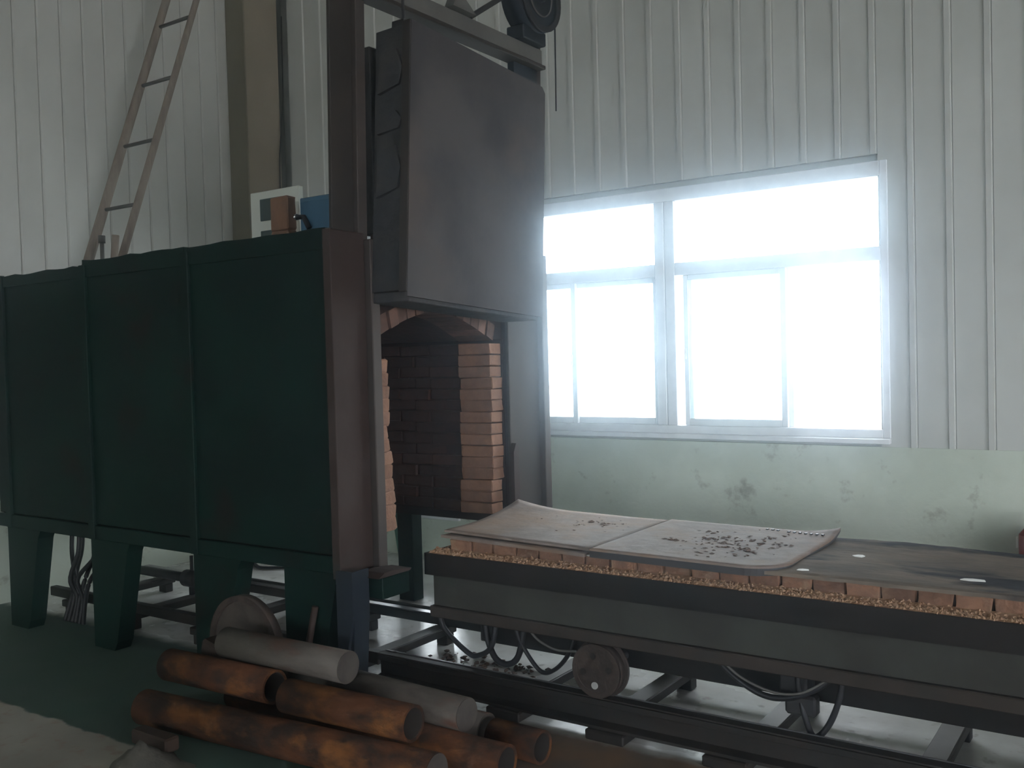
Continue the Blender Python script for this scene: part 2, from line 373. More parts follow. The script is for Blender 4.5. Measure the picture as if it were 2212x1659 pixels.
# ground outside the windows
g = MB().box(-30, 40, 6.3, 60, -0.4, -0.2).build('ground_outside', 'ground'); struct(g)
g = MB().box(HX1 + .3, 60, -40, 40, -0.4, -0.21).build('ground_outside', 'ground'); struct(g)
g = MB().box(-30, 40, -60, HY0 - .3, -0.4, -0.2).build('ground_outside', 'ground'); struct(g)

# ------------------------------------------------------------------ windows
def window(idx, x0, x1, z0, z1, yi, sgn, detailed):
    """frame in the opening; yi inner wall face, sgn +1 when outside is +y"""
    r = bpy.data.objects.new('window_%d' % idx, None); COL.objects.link(r); r.location = ((x0 + x1) / 2, yi, z0); struct(r)
    Y = lambda d: yi + sgn * d
    def bar(name, a, c, e, f, d0=0.0, d1=0.07, mt='wframe'):
        y0, y1 = sorted((Y(d0), Y(d1)))
        return MB().box(a, c, y0, y1, e, f, bev=0.004).build(name, mt, r)
    T = 0.045
    bar('window_frame', x0, x0 + T, z0, z1); bar('window_frame', x1 - T, x1, z0, z1)
    bar('window_frame', x0 + T, x1 - T, z1 - 0.09, z1); bar('window_frame', x0 + T, x1 - T, z0, z0 + 0.055)
    xm0 = x0 + (x1 - x0) * 0.507; xm1 = xm0 + 0.145
    zt0, zt1 = z0 + 1.06, z0 + 1.145
    bar('mullion', xm0, xm0 + 0.07, z0 + .055, z1 - .09, -0.004); bar('mullion', xm0 + 0.075, xm1, z0 + .055, z1 - .09, -0.002)
    for a, c in ((x0 + T, xm0), (xm1, x1 - T)):
        bar('transom', a, c, zt0, zt1)
        bar('pane', a, c, zt1, z1 - .09, 0.035, 0.039, 'glass')
    # outside reveal lining
    bar('window_sill', x0 - 0.0, x1, z0 - 0.032, z0, -0.03, 0.02)
    zb = z0 + .055
    def sash(a, c, d):
        s = bar('sash', a, a + .035, zb, zt0, d, d + .025)
        for (p, q, e, f) in ((c - .04, c, zb, zt0), (a + .035, c - .04, zb, zb + .045), (a + .035, c - .04, zt0 - .035, zt0)):
            y0, y1 = sorted((Y(d), Y(d + .025)))
            MB().box(p, q, y0, y1, e, f, bev=.003).build('sash_rail', 'wframe', s)
        y0, y1 = sorted((Y(d + .011), Y(d + .014)))
        MB().box(a + .035, c - .04, y0, y1, zb + .045, zt0 - .035).build('pane', 'glass', s)
        return s
    if detailed:
        s = sash(x0 + T, -3.54, 0.012); sash(-3.577, xm0, 0.042)
        MB().box(-3.585, -3.572, Y(0.002), Y(0.014), 1.52, 1.60, bev=.003).build('latch', 'wframe', s)
        s = sash(-2.705, -2.005, 0.012); sash(-2.69, -1.975, 0.042)
        MB().box(-2.70, -2.686, Y(0.002), Y(0.014), 1.55, 1.62, bev=.003).build('latch', 'wframe', s)
    else:
        for a, c in ((x0 + T, xm0), (xm1, x1 - T)):
            h = (a + c) / 2
            sash(a, h + .02, 0.012); sash(h - .02, c, 0.042)
for i, w in enumerate(WIN_B): window(i + 1, *w, 6.0 - 0.02, 1, i == 0)
for i, w in enumerate(FILL_WIN): window(i + 5, *w, HY0 - 0.02, -1, False)

# ------------------------------------------------------------------ corner column, downpipe, runway beam
t = thing('steel_column', (-6.51, 5.69, 0), 'beige painted steel column standing in the room corner', 'column')
MB().box(-6.62, -6.40, 5.50, 5.515, 0, HZ).build('flange', 'colweb', t)
MB().box(-6.42, -6.40, 5.515, 5.855, 0, HZ).build('web', 'column', t)
MB().box(-6.62, -6.40, 5.855, 5.87, 0, HZ).build('flange', 'column', t)
dp = MB().tube([(-6.47, 5.927, 0.0), (-6.47, 5.927, HZ - .01)], 0.046, 12).build('downpipe', 'pipe_dark')
tag(dp, 'dark vertical downpipe in the gap beside the corner column', 'pipe')
wr = MB().tube([(-6.37, 5.90, 4.6), (-6.36, 5.88, 3.9), (-6.37, 5.83, 3.4), (-6.38, 5.82, 2.6)], 0.006, 6).build('loose_wire', 'rubber')
tag(wr, 'thin loose wire hanging down the beige corner column', 'wire')
rb = struct(MB().prism([(4.98, 5.42), (5.12, 5.42), (5.12, 5.44), (5.06, 5.44), (5.06, 5.70), (5.12, 5.70), (5.12, 5.72), (4.98, 5.72), (4.98, 5.70), (5.04, 5.70), (5.04, 5.44), (4.98, 5.44)], 'x', HX0, HX1).build('trim_3', 'beam'))

# ------------------------------------------------------------------ furnace
FX = -3.15                       # front plane
FB = -6.12                       # back end
YN, YF = 3.157, 4.95             # near / far outside
ZB, ZT = 0.62, 2.20
FU = thing('bogie_furnace', (-4.7, 4.05, 0), 'long dark green box furnace on legs, brick chamber open at its front', 'furnace')
ribs = [-5.99, -5.10, -4.185, FX - 0.02]
# near side: sheet panels between the ribs
xs = [FB] + ribs
for a, c in zip(xs, xs[1:]):
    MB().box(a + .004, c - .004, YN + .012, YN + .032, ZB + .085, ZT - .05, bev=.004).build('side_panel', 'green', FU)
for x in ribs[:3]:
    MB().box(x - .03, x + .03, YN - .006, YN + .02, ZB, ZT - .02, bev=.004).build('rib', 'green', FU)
tops = [2.155, 2.175, 2.205, 2.205]
for (a, c), zt in zip(zip(xs, xs[1:]), tops):
    b = MB(); n = 10
    pts = [(a + .002, ZT - .09)] + [(a + .002 + (c - a - .004) * i / n, zt + random.uniform(-.007, .007)) for i in range(n + 1)] + [(c - .002, ZT - .09)]
    b.prism(pts, 'y', YN + .002, YN + .05).build('top_rim', 'green', FU)
MB().box(FB, FX - .02, YN, YN + .03, ZB, ZB + .08, bev=.004).build('bottom_channel', 'green', FU)
# lining body: near wall, far wall, roof, back
MB().box(FB, FX - .03, YN + .034, 3.50, ZB + .01, ZT - .06).build('near_wall', 'mortar', FU)
MB().box(FB, FX - .03, 4.585, YF - .02, ZB + .01, ZT - .06).build('far_wall', 'mortar', FU)
MB().box(FB, FX - .03, YF - .018, YF, ZB, ZT).build('far_side_sheet', 'green', FU)
b = MB(); n = 12
arc = [(3.47 + 0.99 * i / n, 1.70 + 0.15 * math.sin(math.pi * i / n)) for i in range(n + 1)]
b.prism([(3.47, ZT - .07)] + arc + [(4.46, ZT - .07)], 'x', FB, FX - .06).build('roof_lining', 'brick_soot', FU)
MB().box(FB, FB + .25, 3.502, 4.583, ZB + .01, ZT - .08).build('back_wall', 'mortar', FU)
MB().box(FB, FX - .03, YN + .05, YF - .02, ZT - .06, ZT - .03).build('roof_sheet', 'green', FU)
# roof lining also fills above the far wall
MB().box(FB, FX - .06, 4.462, 4.583, 1.70, ZT - .08).build('skew_course', 'mortar', FU)

# brickwork of the chamber
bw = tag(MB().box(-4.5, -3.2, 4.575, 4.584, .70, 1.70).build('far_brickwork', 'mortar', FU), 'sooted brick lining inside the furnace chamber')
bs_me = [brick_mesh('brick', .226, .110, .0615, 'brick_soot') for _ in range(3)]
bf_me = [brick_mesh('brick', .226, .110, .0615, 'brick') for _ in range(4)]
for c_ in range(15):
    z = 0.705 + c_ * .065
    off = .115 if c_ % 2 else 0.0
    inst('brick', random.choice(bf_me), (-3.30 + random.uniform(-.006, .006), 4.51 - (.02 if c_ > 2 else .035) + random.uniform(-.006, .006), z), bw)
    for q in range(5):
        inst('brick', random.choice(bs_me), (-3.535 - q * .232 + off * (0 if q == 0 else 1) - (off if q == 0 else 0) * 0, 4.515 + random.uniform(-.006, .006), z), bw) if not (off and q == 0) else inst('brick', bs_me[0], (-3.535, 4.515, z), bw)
# jamb on the near side: stack of brick ends
jm = tag(MB().box(-3.42, -3.19, 3.44, 3.475, .75, 1.60).build('near_jamb', 'mortar', FU), 'stack of pale brick ends on the near jamb')
jb = [brick_mesh('brick', .22, .114, .062, 'brick', .006) for _ in range(4)]
for c_ in range(13):
    z = .762 + c_ * .0648
    dy = [.020, .022, .02, .015, .012, .005, -.012, -.018, .0, .002, .0, -.004, -.01][c_]
    inst('brick', random.choice(jb), (-3.265, 3.463 + dy + .025, z), jm, rot=(0, 0, random.uniform(-.05, .05)))
# arch ring of wedge bricks
ar = tag(MB().prism([(3.47, 1.90)] + [(3.47 + .99 * i / 8, 1.765 + .14 * math.sin(math.pi * i / 8)) for i in range(9)] + [(4.46, 1.90)], 'x', -3.205, -3.19).build('arch', 'mortar', FU), 'low brick arch over the chamber mouth')
na = 15
for i in range(na):
    u0, u1 = (i + .06) / na, (i + .94) / na
    P = lambda u, h: (3.46 + 1.0 * u + (u - .5) * h * .6, 1.69 + .15 * math.sin(math.pi * u) + h)
    b = MB(); b.prism([P(u0, 0), P(u1, 0), P(u1, .085), P(u0, .085)], 'x', -3.42, -3.185 + random.uniform(-.008, .008))
    o = b.build('brick', 'brick_mid', ar)
# front frame plates
MB().box(FX - .02, FX, YN + .0, 3.39, ZB - .02, ZT, bev=.004).build('front_plate', 'brownframe', FU)
MB().box(FX - .02, FX + .035, 3.392, 3.452, ZB - .02, ZT - .03, bev=.004).build('front_flange', 'postedge', FU)
MB().box(FX - .03, FX + .02, YN - .012, YN - .002, ZB - .02, ZT, bev=.003).build('corner_angle', 'brownframe', FU)
MB().box(FX - .02, FX, 4.565, 4.88, ZB - .05, ZT, bev=.004).build('front_plate', 'post', FU)
MB().box(FX - .02, FX + .035, 4.882, 4.945, ZB - .05, ZT, bev=.004).build('front_flange', 'postedge', FU)
MB().box(FX - .02, FX, 3.453, 4.564, 1.90, ZT, bev=.004).build('lintel_plate', 'brownframe', FU)
b = MB(); b.prism([(4.55, 1.05), (4.575, 1.10), (4.60, 1.08), (4.605, .80), (4.575, .72), (4.55, .74)], 'x', FX, FX + .03); b.build('scorched_flap', 'brownframe', FU)
# lifting frame: posts lean a little, cross channel on top
def lean_post(y0, y1, z0, z1, dy, x0, x1, mt, name='lift_post'):
    b = MB(); b.box(x0, x1, y0, y1, z0, z1, bev=.003)
    for v in b.bm.verts: v.co.y += dy * (v.co.z - z0) / (z1 - z0)
    return b.build(name, mt, FU)
lean_post(3.205, 3.35, ZT - .25, 3.95, .05, FX - .05, FX - .03, 'post')
lean_post(3.352, 3.415, ZT - .25, 3.95, .05, FX - .05, FX - .005, 'postedge', 'post_flange')
lean_post(4.80, 4.90, ZT, 3.42, .06, FX - .075, FX - .03, 'post')
lean_post(4.902, 4.95, ZT, 3.60, .05, FX - .075, FX + .0, 'postedge', 'post_flange')
b = MB(); b.box(FX - .03, FX + .05, 3.42, 4.93, 3.325, 3.42, bev=.004); b.build('cross_channel', 'beam', FU)
b = MB(); b.box(FX - .03, FX + .075, 3.42, 4.93, 3.30, 3.323, bev=.003); b.build('channel_flange', 'post', FU)
MB().box(FX - .02, FX + .03, 4.66, 4.90, 3.17, 3.298, bev=.004).build('gusset', 'motor', FU)
MB().box(FX - .10, FX - .012, 3.48, 3.64, ZT + .005, 3.10, bev=.004).build('door_guide', 'doorside', FU)
# door: hangs crooked, rotated in its own plane
DW, DH, DT = 1.145, 1.278, 0.235
def door_part(mb, name, mt, parent):
    R = Matrix.Translation((-2.88, 3.99, 2.487)) @ Matrix.Rotation(math.radians(-3.9), 4, 'X')
    mb.bm.transform(R); return mb.build(name, mt, parent)
b = MB(); b.prism([(-DW / 2, -DH / 2), (DW / 2, -DH / 2), (DW / 2, DH / 2 - .03), (DW / 2 - .03, DH / 2), (-DW / 2, DH / 2)], 'x', -.012, 0)
dr = tag(door_part(b, 'lift_door', 'door', FU), 'raised grey-brown door slab hanging askew above the chamber mouth')
b = MB(); nz_ = 18
for sgn in (0,):
    prof = [(-.014, -DW / 2 + .004), (-.014, DW / 2 - .004), (-DT, DW / 2 - .02), (-DT, -DW / 2 + .02)]
    b.prism(prof, 'z', -DH / 2 + .03, DH / 2 - .01)
door_part(b, 'door_lining', 'doorside', dr)
b = MB(); b.box(-.05, -.002, -DW / 2 - .006, -DW / 2 + .004, -DH / 2 + .02, DH / 2, bev=.002); door_part(b, 'edge_strip', 'post', dr)
b = MB(); b.box(-DT - .02, -.02, -DW / 2 + .03, DW / 2 - .03, -DH / 2 - .02, -DH / 2 + .028, bev=.004); door_part(b, 'bottom_seal', 'doorside', dr)
for (yy, zz, ry, rz) in ((-.578, .42, .02, .10), (-.578, -.05, .03, .12), (-.577, .18, .02, .05)):
    b = MB()
    b.prism([(-.20, zz - rz), (-.07, zz - rz * .7), (-.05, zz + .1 * rz), (-.09, zz + rz), (-.19, zz + rz * .8)], 'y', yy, yy + .02); door_part(b, 'lining_lump', 'doorside', dr)
b = MB(); b.box(-.15, -.07, -DW / 2 + .03, -DW / 2 + .07, DH / 2 - .01, DH / 2 + .03, bev=.004)
b.box(-.15, -.13, -DW / 2 + .09, -DW / 2 + .14, DH / 2 - .01, DH / 2 + .05, bev=.004); door_part(b, 'lifting_eye', 'black', dr)
MB().tube([(-3.0, 3.545, 3.15), (-3.0, 3.55, 3.9)], .008, 6).build('lift_chain', 'black', FU)
MB().tube([(-3.02, 4.945, 3.05), (-3.02, 4.955, 3.62)], .005, 6).build('chain_tail', 'black', FU)
# latch brackets on the near jamb
MB().box(FX - .0, FX + .06, 3.45, 3.50, 1.985, 2.0).build('latch_bar', 'beam', FU)
# legs, near side: tapering channels
def near_leg(x, zt=ZB, w=.37):
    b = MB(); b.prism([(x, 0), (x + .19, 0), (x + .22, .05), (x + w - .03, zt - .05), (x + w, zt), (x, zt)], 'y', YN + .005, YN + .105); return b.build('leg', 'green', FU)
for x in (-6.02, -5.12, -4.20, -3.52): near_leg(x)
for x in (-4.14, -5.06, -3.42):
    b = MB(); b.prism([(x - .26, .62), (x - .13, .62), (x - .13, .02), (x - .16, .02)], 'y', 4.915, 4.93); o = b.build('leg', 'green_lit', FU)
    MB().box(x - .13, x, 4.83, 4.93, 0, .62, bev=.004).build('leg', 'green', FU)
# near front foot: wide blue-grey gusset and latch shelf
b = MB(); b.prism([(-3.15, 0), (-3.09, 0), (-3.085, .30), (-3.05, .45), (-3.05, .645), (-3.15, .645)], 'y', 3.135, 3.152); b.prism([(-3.10, 0), (-3.09, 0), (-3.055, .45), (-3.055, .645), (-3.065, .645)], 'y', 3.153, 3.25)
b.build('front_foot', 'motor', FU)
MB().box(-3.10, -2.99, 3.272, 3.46, .50, .60, bev=.004).build('latch_shelf', 'green', FU)
b = MB(); b.prism([(3.24, .602), (3.46, .602), (3.47, .612), (3.34, .625), (3.28, .622)], 'x', -3.11, -2.985); b.build('shelf_plate', 'brownframe', FU)

# ------------------------------------------------------------------ hoist gear on the cross channel
H = thing('hoist_gear', (-3.1, 4.72, 3.42), 'dark round hoist gear wheel on the cross channel above the door', 'hoist')
MB().cyl((-3.16, 4.80, 3.685), (-3.02, 4.80, 3.685), .205, 36).build('gear_wheel', 'motor', H)
MB().pipe((-3.03, 4.80, 3.685), (-3.005, 4.80, 3.685), .205, .172, 36).build('rim', 'black', H)
MB().pipe((-3.022, 4.80, 3.685), (-3.012, 4.80, 3.685), .12, .112, 36).build('groove_ring', 'beam', H)
MB().cyl((-3.02, 4.80, 3.685), (-2.99, 4.80, 3.685), .035, 16).build('hub', 'black', H)
MB().box(-3.17, -3.05, 4.66, 4.90, 3.422, 3.50, bev=.006).build('mount_block', 'motor', H)
b = MB(); b.box(-3.12, -3.09, -.012, .012, 0, .42); b.bm.transform(Matrix.Translation((0, 4.22, 3.425)) @ Matrix.Rotation(math.radians(-58), 4, 'X')); b.build('strut', 'black', H)
b = MB(); b.prism([(4.02, 3.423), (4.22, 3.423), (4.12, 3.49), (4.06, 3.50)], 'x', -3.12, -3.06); b.build('wedge_bracket', 'beam', H)

# ------------------------------------------------------------------ track
RY0, RY1 = 3.50, 4.20
TR = thing('rail_track', (-2.5, 3.85, 0), 'pair of dark steel rails on cross sleepers under the furnace car', 'track')
def rail(yc):
    b = MB()
    b.prism([(yc - .055, .045), (yc + .055, .045), (yc + .055, .057), (yc + .008, .065), (yc + .008, .125), (yc + .03, .135), (yc + .03, .158), (yc - .03, .158), (yc - .03, .135), (yc - .008, .125), (yc - .008, .065), (yc - .055, .057)], 'x', -3.22, 1.2)
    o = b.build('rail', 'rail', TR)
    MB().box(-3.22, 1.2, yc - .022, yc + .028, .159, .165).build('rail_head', 'rail', o)
rail(RY0)
MB().box(FB, -3.222, RY0 - .024, RY0 + .024, .105, .165, bev=.004).build('rail', 'rail', TR)
o = MB().box(FB, 1.2, RY1 - .024, RY1 + .024, .105, .158, bev=.004).build('rail', 'rail', TR)
MB().box(FB, 1.2, RY1 - .02, RY1 + .024, .159, .165).build('rail_head', 'railtop', o)
MB().box(-3.22, 1.2, RY0 + .03, RY0 + .036, .12, .168).build('guide_strip', 'railtop', TR)
for x in (-5.9, -5.25, -4.6, -3.95, -3.38, -2.41, -1.92, -1.34, -.72, -.1, .6):
    MB().box(x - .045, x + .045, RY0 + (.06 if x > -3.3 else -.05), RY1 + .05, .06, .103, bev=.004).build('sleeper', 'rail', TR)
    MB().box(x - .04, x + .04, RY1 - .03, RY1 + .03, 0, .059, bev=.004).build('packing_block', 'rail', TR)
    if x < -3.3: MB().box(x - .04, x + .04, RY0 - .03, RY0 + .03, 0, .059, bev=.004).build('packing_block', 'rail', TR)
    MB().box(x - .04, x + .04, RY0 + .065, RY1 - .03, .1035, .106).build('sleeper_top', 'beam', TR)
for x in (-3.12, -2.45, -1.94, -1.42, -.6, .3):
    MB().box(x - .09, x + .09, RY0 - .075, RY0 + .06, 0, .044, bev=.006).build('packing_block', 'rail', TR)
ch = tag(MB().prism([(4.60, 0.0), (4.70, 0.0), (4.70, .028), (4.692, .028), (4.692, .012), (4.608, .012), (4.608, .028), (4.60, .028)], 'x', FB, 1.0).build('floor_channel', 'beam'),
         'long steel channel lying on the floor beyond the far rail', 'channel')

# ------------------------------------------------------------------ furnace car
CX0, CX1, CY0, CY1 = -2.86, 0.55, 3.43, 4.28
CR = thing('furnace_car', (-1.2, 3.86, .165), 'flat furnace car with brick hearth rolled out on the rails', 'cart')
def side_channel(y, s, zf):
    b = MB(); b.box(CX0 + .02, CX1, min(y + s * .03, y + s * .045), max(y + s * .03, y + s * .045), .455, .60); o = b.build('side_beam', 'carbeam', CR)
    if zf < .45: b = MB(); b.box(CX0, CX1, min(y + s * .015, y + s * .10), max(y + s * .015, y + s * .10), zf, .452, bev=.004); b.build('beam_flange', 'carflange', CR)
    b = MB(); b.prism([(y, .60), (y + s * .012, .60), (y + s * .012, .690), (y + s * .09, .690), (y + s * .09, .70), (y, .70)], 'x', CX0 - .01, CX1); b.build('seal_lip', 'lip', CR)
side_channel(CY0, 1, .40); side_channel(CY1, -1, .452)
MB().box(CX0 + .0, CX0 + .015, CY0 + .05, CY1 - .05, .41, .68).build('end_beam', 'carbeam', CR)
MB().box(CX0 - .012, CX0, CY0 + .0, CY1, .60, .70).build('end_lip', 'lip', CR)
for x in (-2.4, -1.7, -.9, -.1):
    MB().box(x - .03, x + .03, CY0 + .10, CY1 - .10, .42, .60).build('cross_member', 'lip', CR)
MB().box(CX0 + .015, CX1, CY0 + .10, CY1 - .10, .60, .69).build('deck_plate', 'lip', CR)
hc = tag(MB().box(CX0 + .21, CX1, 3.585, 4.16, .701, .760).build('hearth_core', 'brick_dust', CR), 'orange firebrick hearth of the car')
cb = [brick_mesh('brick', .114, .10, .062, 'brick_dust', .005) for _ in range(5)]
x = CX0 + .155
while x < CX1 - .05:
    inst('brick', random.choice(cb), (x, 3.548 + random.uniform(-.006, .006), .7005 + random.uniform(0, .004)), hc, rot=(0, 0, random.uniform(-.03, .03)))
    inst('brick', random.choice(cb), (x, 4.198 + random.uniform(-.006, .006), .7005), hc, rot=(0, 0, random.uniform(-.03, .03)))
    x += .1195
for k in range(5):
    inst('brick', random.choice(cb), (CX0 + .16, 3.66 + k * .118, .7005), hc, rot=(0, 0, math.pi / 2))
MB().box(CX0 + .08, CX1, 3.725, 3.765, .225, .415, bev=.004).build('inner_beam', 'lip', CR)
# wheels
def wheel(x, y, s):
    w = MB().cyl((x, y, .278), (x, y + s * .05, .278), .112, 36).build('wheel', 'wheel', CR)
    MB().pipe((x, y - s * .004, .278), (x, y + s * .012, .278), .112, .092, 36).build('tread_rim', 'wheel', w)
    MB().cyl((x, y + s * .05, .278), (x, y + s * .065, .278), .125, 36).build('flange', 'wheel', w)
    for a in (100, 10, 190):
        p = (x + .062 * math.cos(math.radians(a)), .278 + .062 * math.sin(math.radians(a)))
        MB().cyl((p[0], y - s * .003, p[1]), (p[0], y + s * .001, p[1]), .014, 14).build('hole', 'inside', w)
    p = (x + .062 * math.cos(math.radians(265)), .278 + .062 * math.sin(math.radians(265)))
    MB().cyl((p[0], y - s * .005, p[1]), (p[0], y + s * .002, p[1]), .015, 14).build('bolt', 'hole', w)  # pale disc for the bright hole; light through it put into the colour
for wx in (-1.995, .25):
    wheel(wx, RY0 - .03, 1); wheel(wx, RY1 + .03, -1)
    MB().cyl((wx, RY0 + .04, .278), (wx, RY1 - .04, .278), .022, 14).build('axle', 'black', CR)
    for yy in (RY1 - .11,): MB().box(wx - .05, wx + .05, yy, yy + .04, .24, .42, bev=.005).build('axle_box', 'lip', CR)

# sheets lying on the hearth
def plate(name, label, NL, NR, FL, FR, mt, th, fz=None, nu=24, nv=16):
    NL, NR, FL, FR = map(Vector, (NL, NR, FL, FR))
    def fn(u, v):
        p = (NL * (1 - u) + NR * u) * (1 - v) + (FL * (1 - u) + FR * u) * v
        if fz: p = p + Vector(fz(u, v))
        return p
    o = MB().grid(fn, nu, nv, th).build(name, mt); tag(o, label, 'sheet', 'steel sheets on the furnace car'); return o
plate('steel_sheet', 'lower of two stacked steel sheets at the furnace end of the car', (-2.80, 3.468, .783), (-2.01, 3.425, .775), (-2.70, 4.17, .775), (-2.02, 4.19, .775), 'sheet', .012)
sa = plate('steel_sheet', 'upper grey-brown steel sheet with one curled corner nearest the furnace mouth', (-2.785, 3.475, .806), (-1.995, 3.44, .796), (-2.86, 4.20, .80), (-2.005, 4.22, .798), 'sheet', .009,
      lambda u, v: (0, 0, .045 * max(0, 1 - u * 2.4) ** 2 * max(0, v * 1.35 - .35) ** 2 + .004 * math.sin(5 * u) * v - .006 * math.sin(math.pi * v) * (1 - u)))
# bent-rim sheet with rounded near corner
B = MB()
def fB(u, v):
    x0, x1 = -1.985 + .0 * v, -1.19
    y0, y1 = 3.425, 4.215
    x = x0 + (x1 - x0) * u; y_ = y0 + (y1 - y0) * v
    # rounded near-right corner
    r = .16; cxr, cyr = x1 - r, y0 + r
    if x > cxr and y_ < cyr:
        dx, dy = (x - cxr) / r, (cyr - y_) / r
        mxd = max(dx, dy); l = math.hypot(dx, dy)
        if l > 0: dx, dy = dx / l * mxd, dy / l * mxd
        x, y_ = cxr + dx * r, cyr - dy * r
    z = .800 - .006 * u + .028 * max(0, u * 4 - 3) ** 2 * max(0, v * 4 - 3) ** 2
    return Vector((x, y_, z))
B.grid(fB, 30, 26, .008)
sb = tag(B.build('steel_sheet', 'sheet'), 'rust-strewn steel sheet with bent dark rim and rounded corner, middle of the car', 'sheet', 'steel sheets on the furnace car')
b = MB(); n = 70
edge = [fB(i / 30, 0) for i in range(31)] + [fB(1, j / 26) for j in range(1, 27)]
T1 = [b.bm.verts.new(p - Vector((0, 0, .008))) for p in edge]
T2 = []
for k, p in enumerate(edge):
    h = .035 if k < 44 else .035 - .020 * (k - 44) / 13
    T2.append(b.bm.verts.new(p - Vector((0, 0, h))))
ins = []
for k in range(len(edge)):
    a_ = edge[max(k - 1, 0)]; c_ = edge[min(k + 1, len(edge) - 1)]; d = (c_ - a_); d.z = 0; d.normalize()
    ins.append(Vector((-d.y, d.x, 0)) * .006)
T3 = [b.bm.verts.new(v.co + i) for v, i in zip(T2, ins)]; T4 = [b.bm.verts.new(v.co + i) for v, i in zip(T1, ins)]
for k in range(len(edge) - 1):
    for A_, B_ in ((T1, T2), (T2, T3), (T3, T4), (T4, T1)):
        b.bm.faces.new((A_[k], B_[k], B_[k + 1], A_[k + 1]))
b.build('bent_rim', 'sheet_edge', sb)
b = MB()
for k in range(11):
    if k in (3,): continue
    px, py = -1.50 + k * .026, 4.175 - k * .005
    z_ = .7985 + .028 * max(0, ((px + 1.985) / .795) * 4 - 3) ** 2 * max(0, ((py - 3.425) / .79) * 4 - 3) ** 2
    b.box(px - .005, px + .005, py - .008, py + .008, z_ - .004, z_ + .0015)
b.build('stamped_marks', 'black', sb)
def fC(u, v): return (0, 0, random.uniform(-.0015, .0015) + (.006 * math.sin(9 * u + 3 * v) * math.sin(5 * v) if 0 < v else 0))
plate('steel_sheet', 'dark stained sheet lying flat on the bricks at the outer end of the car', (-1.27, 3.455, .778), (.5, 3.455, .784), (-1.27, 4.215, .776), (.5, 4.19, .778), 'sheet_dark', .013, fC, 40, 16)
# rust scale flakes and crumbs
b = MB()
for _ in range(150):
    u, v = random.gauss(-1.50, .13), random.gauss(3.80, .15)
    if -1.95 < u < -1.25 and 3.48 < v < 4.16: b.chunk((u, v, .798), random.uniform(.004, .014), .25)
for _ in range(40):
    u, v = random.gauss(-2.25, .15), random.gauss(3.95, .12)
    if -2.65 < u < -2.02 and 3.5 < v < 4.15: b.chunk((u, v, .801), random.uniform(.003, .010), .25)
for (u, v) in ((-1.70, 3.99), (-1.63, 3.86), (-1.76, 3.75), (-1.58, 3.90), (-1.42, 3.70), (-2.3, 4.0), (-2.2, 3.98)):
    for _ in range(6): b.chunk((u + random.gauss(0, .02), v + random.gauss(0, .01), .800), random.uniform(.008, .018), .3)
tag(b.build('rust_flakes', 'flake'), 'loose rust scale flakes scattered over the sheets on the car', 'rust flakes', kind='stuff')
b = MB()
for _ in range(2600):
    u = random.uniform(CX0 + .01, CX1); v = 3.436 + abs(random.gauss(0, .03))
    if v < 3.50: b.chunk((u, v, .702 + (v - 3.43) * .22), random.uniform(.003, .010), .7)
for _ in range(260):
    b.chunk((random.uniform(CX0 + .0, CX0 + .09), random.uniform(3.44, 4.2), .703), random.uniform(.003, .010), .7)
b.prism([(3.433, .701), (3.497, .701), (3.497, .716), (3.47, .708)], 'x', CX0 + .01, CX1)
tag(b.build('brick_crumbs', 'rubble'), 'orange brick crumbs and sand lying along the lip of the car', 'crumbs', kind='stuff')
for (px, py, pz, sx_, sy_, r_, lb) in ((-1.135, 3.525, .780, .022, .014, .3, 'small white paper scrap beside the rounded corner of the rimmed sheet'),
                                (-1.02, 3.86, .780, .022, .022, -.4, 'white paper scrap in the middle of the dark flat sheet'),
                                (-.575, 3.62, .784, .040, .016, .1, 'largest pale scrap lying on the dark sheet by the right edge of the photo'),
                                (-2.0, 3.455, .765, .016, .012, 0, 'tiny white scrap on the brick edge between two sheets')):
    b = MB(); b.prism([(-sx_, -sy_ * .6), (-sx_ * .2, -sy_), (sx_, -sy_ * .7), (sx_ * .9, sy_ * .5), (0, sy_), (-sx_ * .7, sy_ * .6)], 'z', 0, .003)
    b.bm.transform(Matrix.Translation((px, py, pz)) @ Matrix.Rotation(r_, 4, 'Z'))
    tag(b.build('paper_scrap', 'scrap'), lb, 'scrap', 'pale scraps on the furnace car')

b = MB()
for _ in range(240):
    u, v = random.gauss(-3.0, .28), random.uniform(3.62, 4.10)
    r_ = random.uniform(.006, .024)
    if -3.7 < u < -2.2 and all(abs(u - q) > .075 for q in (-3.38, -2.41)): b.chunk((u, v, r_ * .45), r_, .45)
tag(b.build('floor_scraps', 'flake'), 'brown rust scraps lying between the rails at the furnace mouth', 'scraps', kind='stuff')
# cables slung under the car
def cable(pts, r, label, mt='rubber', grp='cables under the furnace car', n=10):
    P = [Vector(p) for p in pts]; out = []
    for i in range(len(P) - 1):
        p0, p1, p2, p3 = P[max(i - 1, 0)], P[i], P[i + 1], P[min(i + 2, len(P) - 1)]
        for k in range(n):
            t = k / n
            out.append(0.5 * ((2 * p1) + (p2 - p0) * t + (2 * p0 - 5 * p1 + 4 * p2 - p3) * t * t + (3 * p1 - p0 - 3 * p2 + p3) * t ** 3))
    out.append(P[-1])
    return tag(MB().tube(out, r, 8).build('cable', mt), label, 'cable', grp)
cable([(-2.93, 3.6, .40), (-2.90, 3.6, .30), (-2.765, 3.6, .205), (-2.70, 3.6, .20), (-2.62, 3.6, .26), (-2.60, 3.62, .42)], .013, 'black cable sagging under the furnace end of the car')
cable([(-2.68, 3.62, .41), (-2.66, 3.62, .28), (-2.60, 3.6, .20), (-2.53, 3.6, .185), (-2.47, 3.6, .24), (-2.44, 3.62, .41)], .015, 'thick black cable loop hanging lowest beneath the curled sheet')
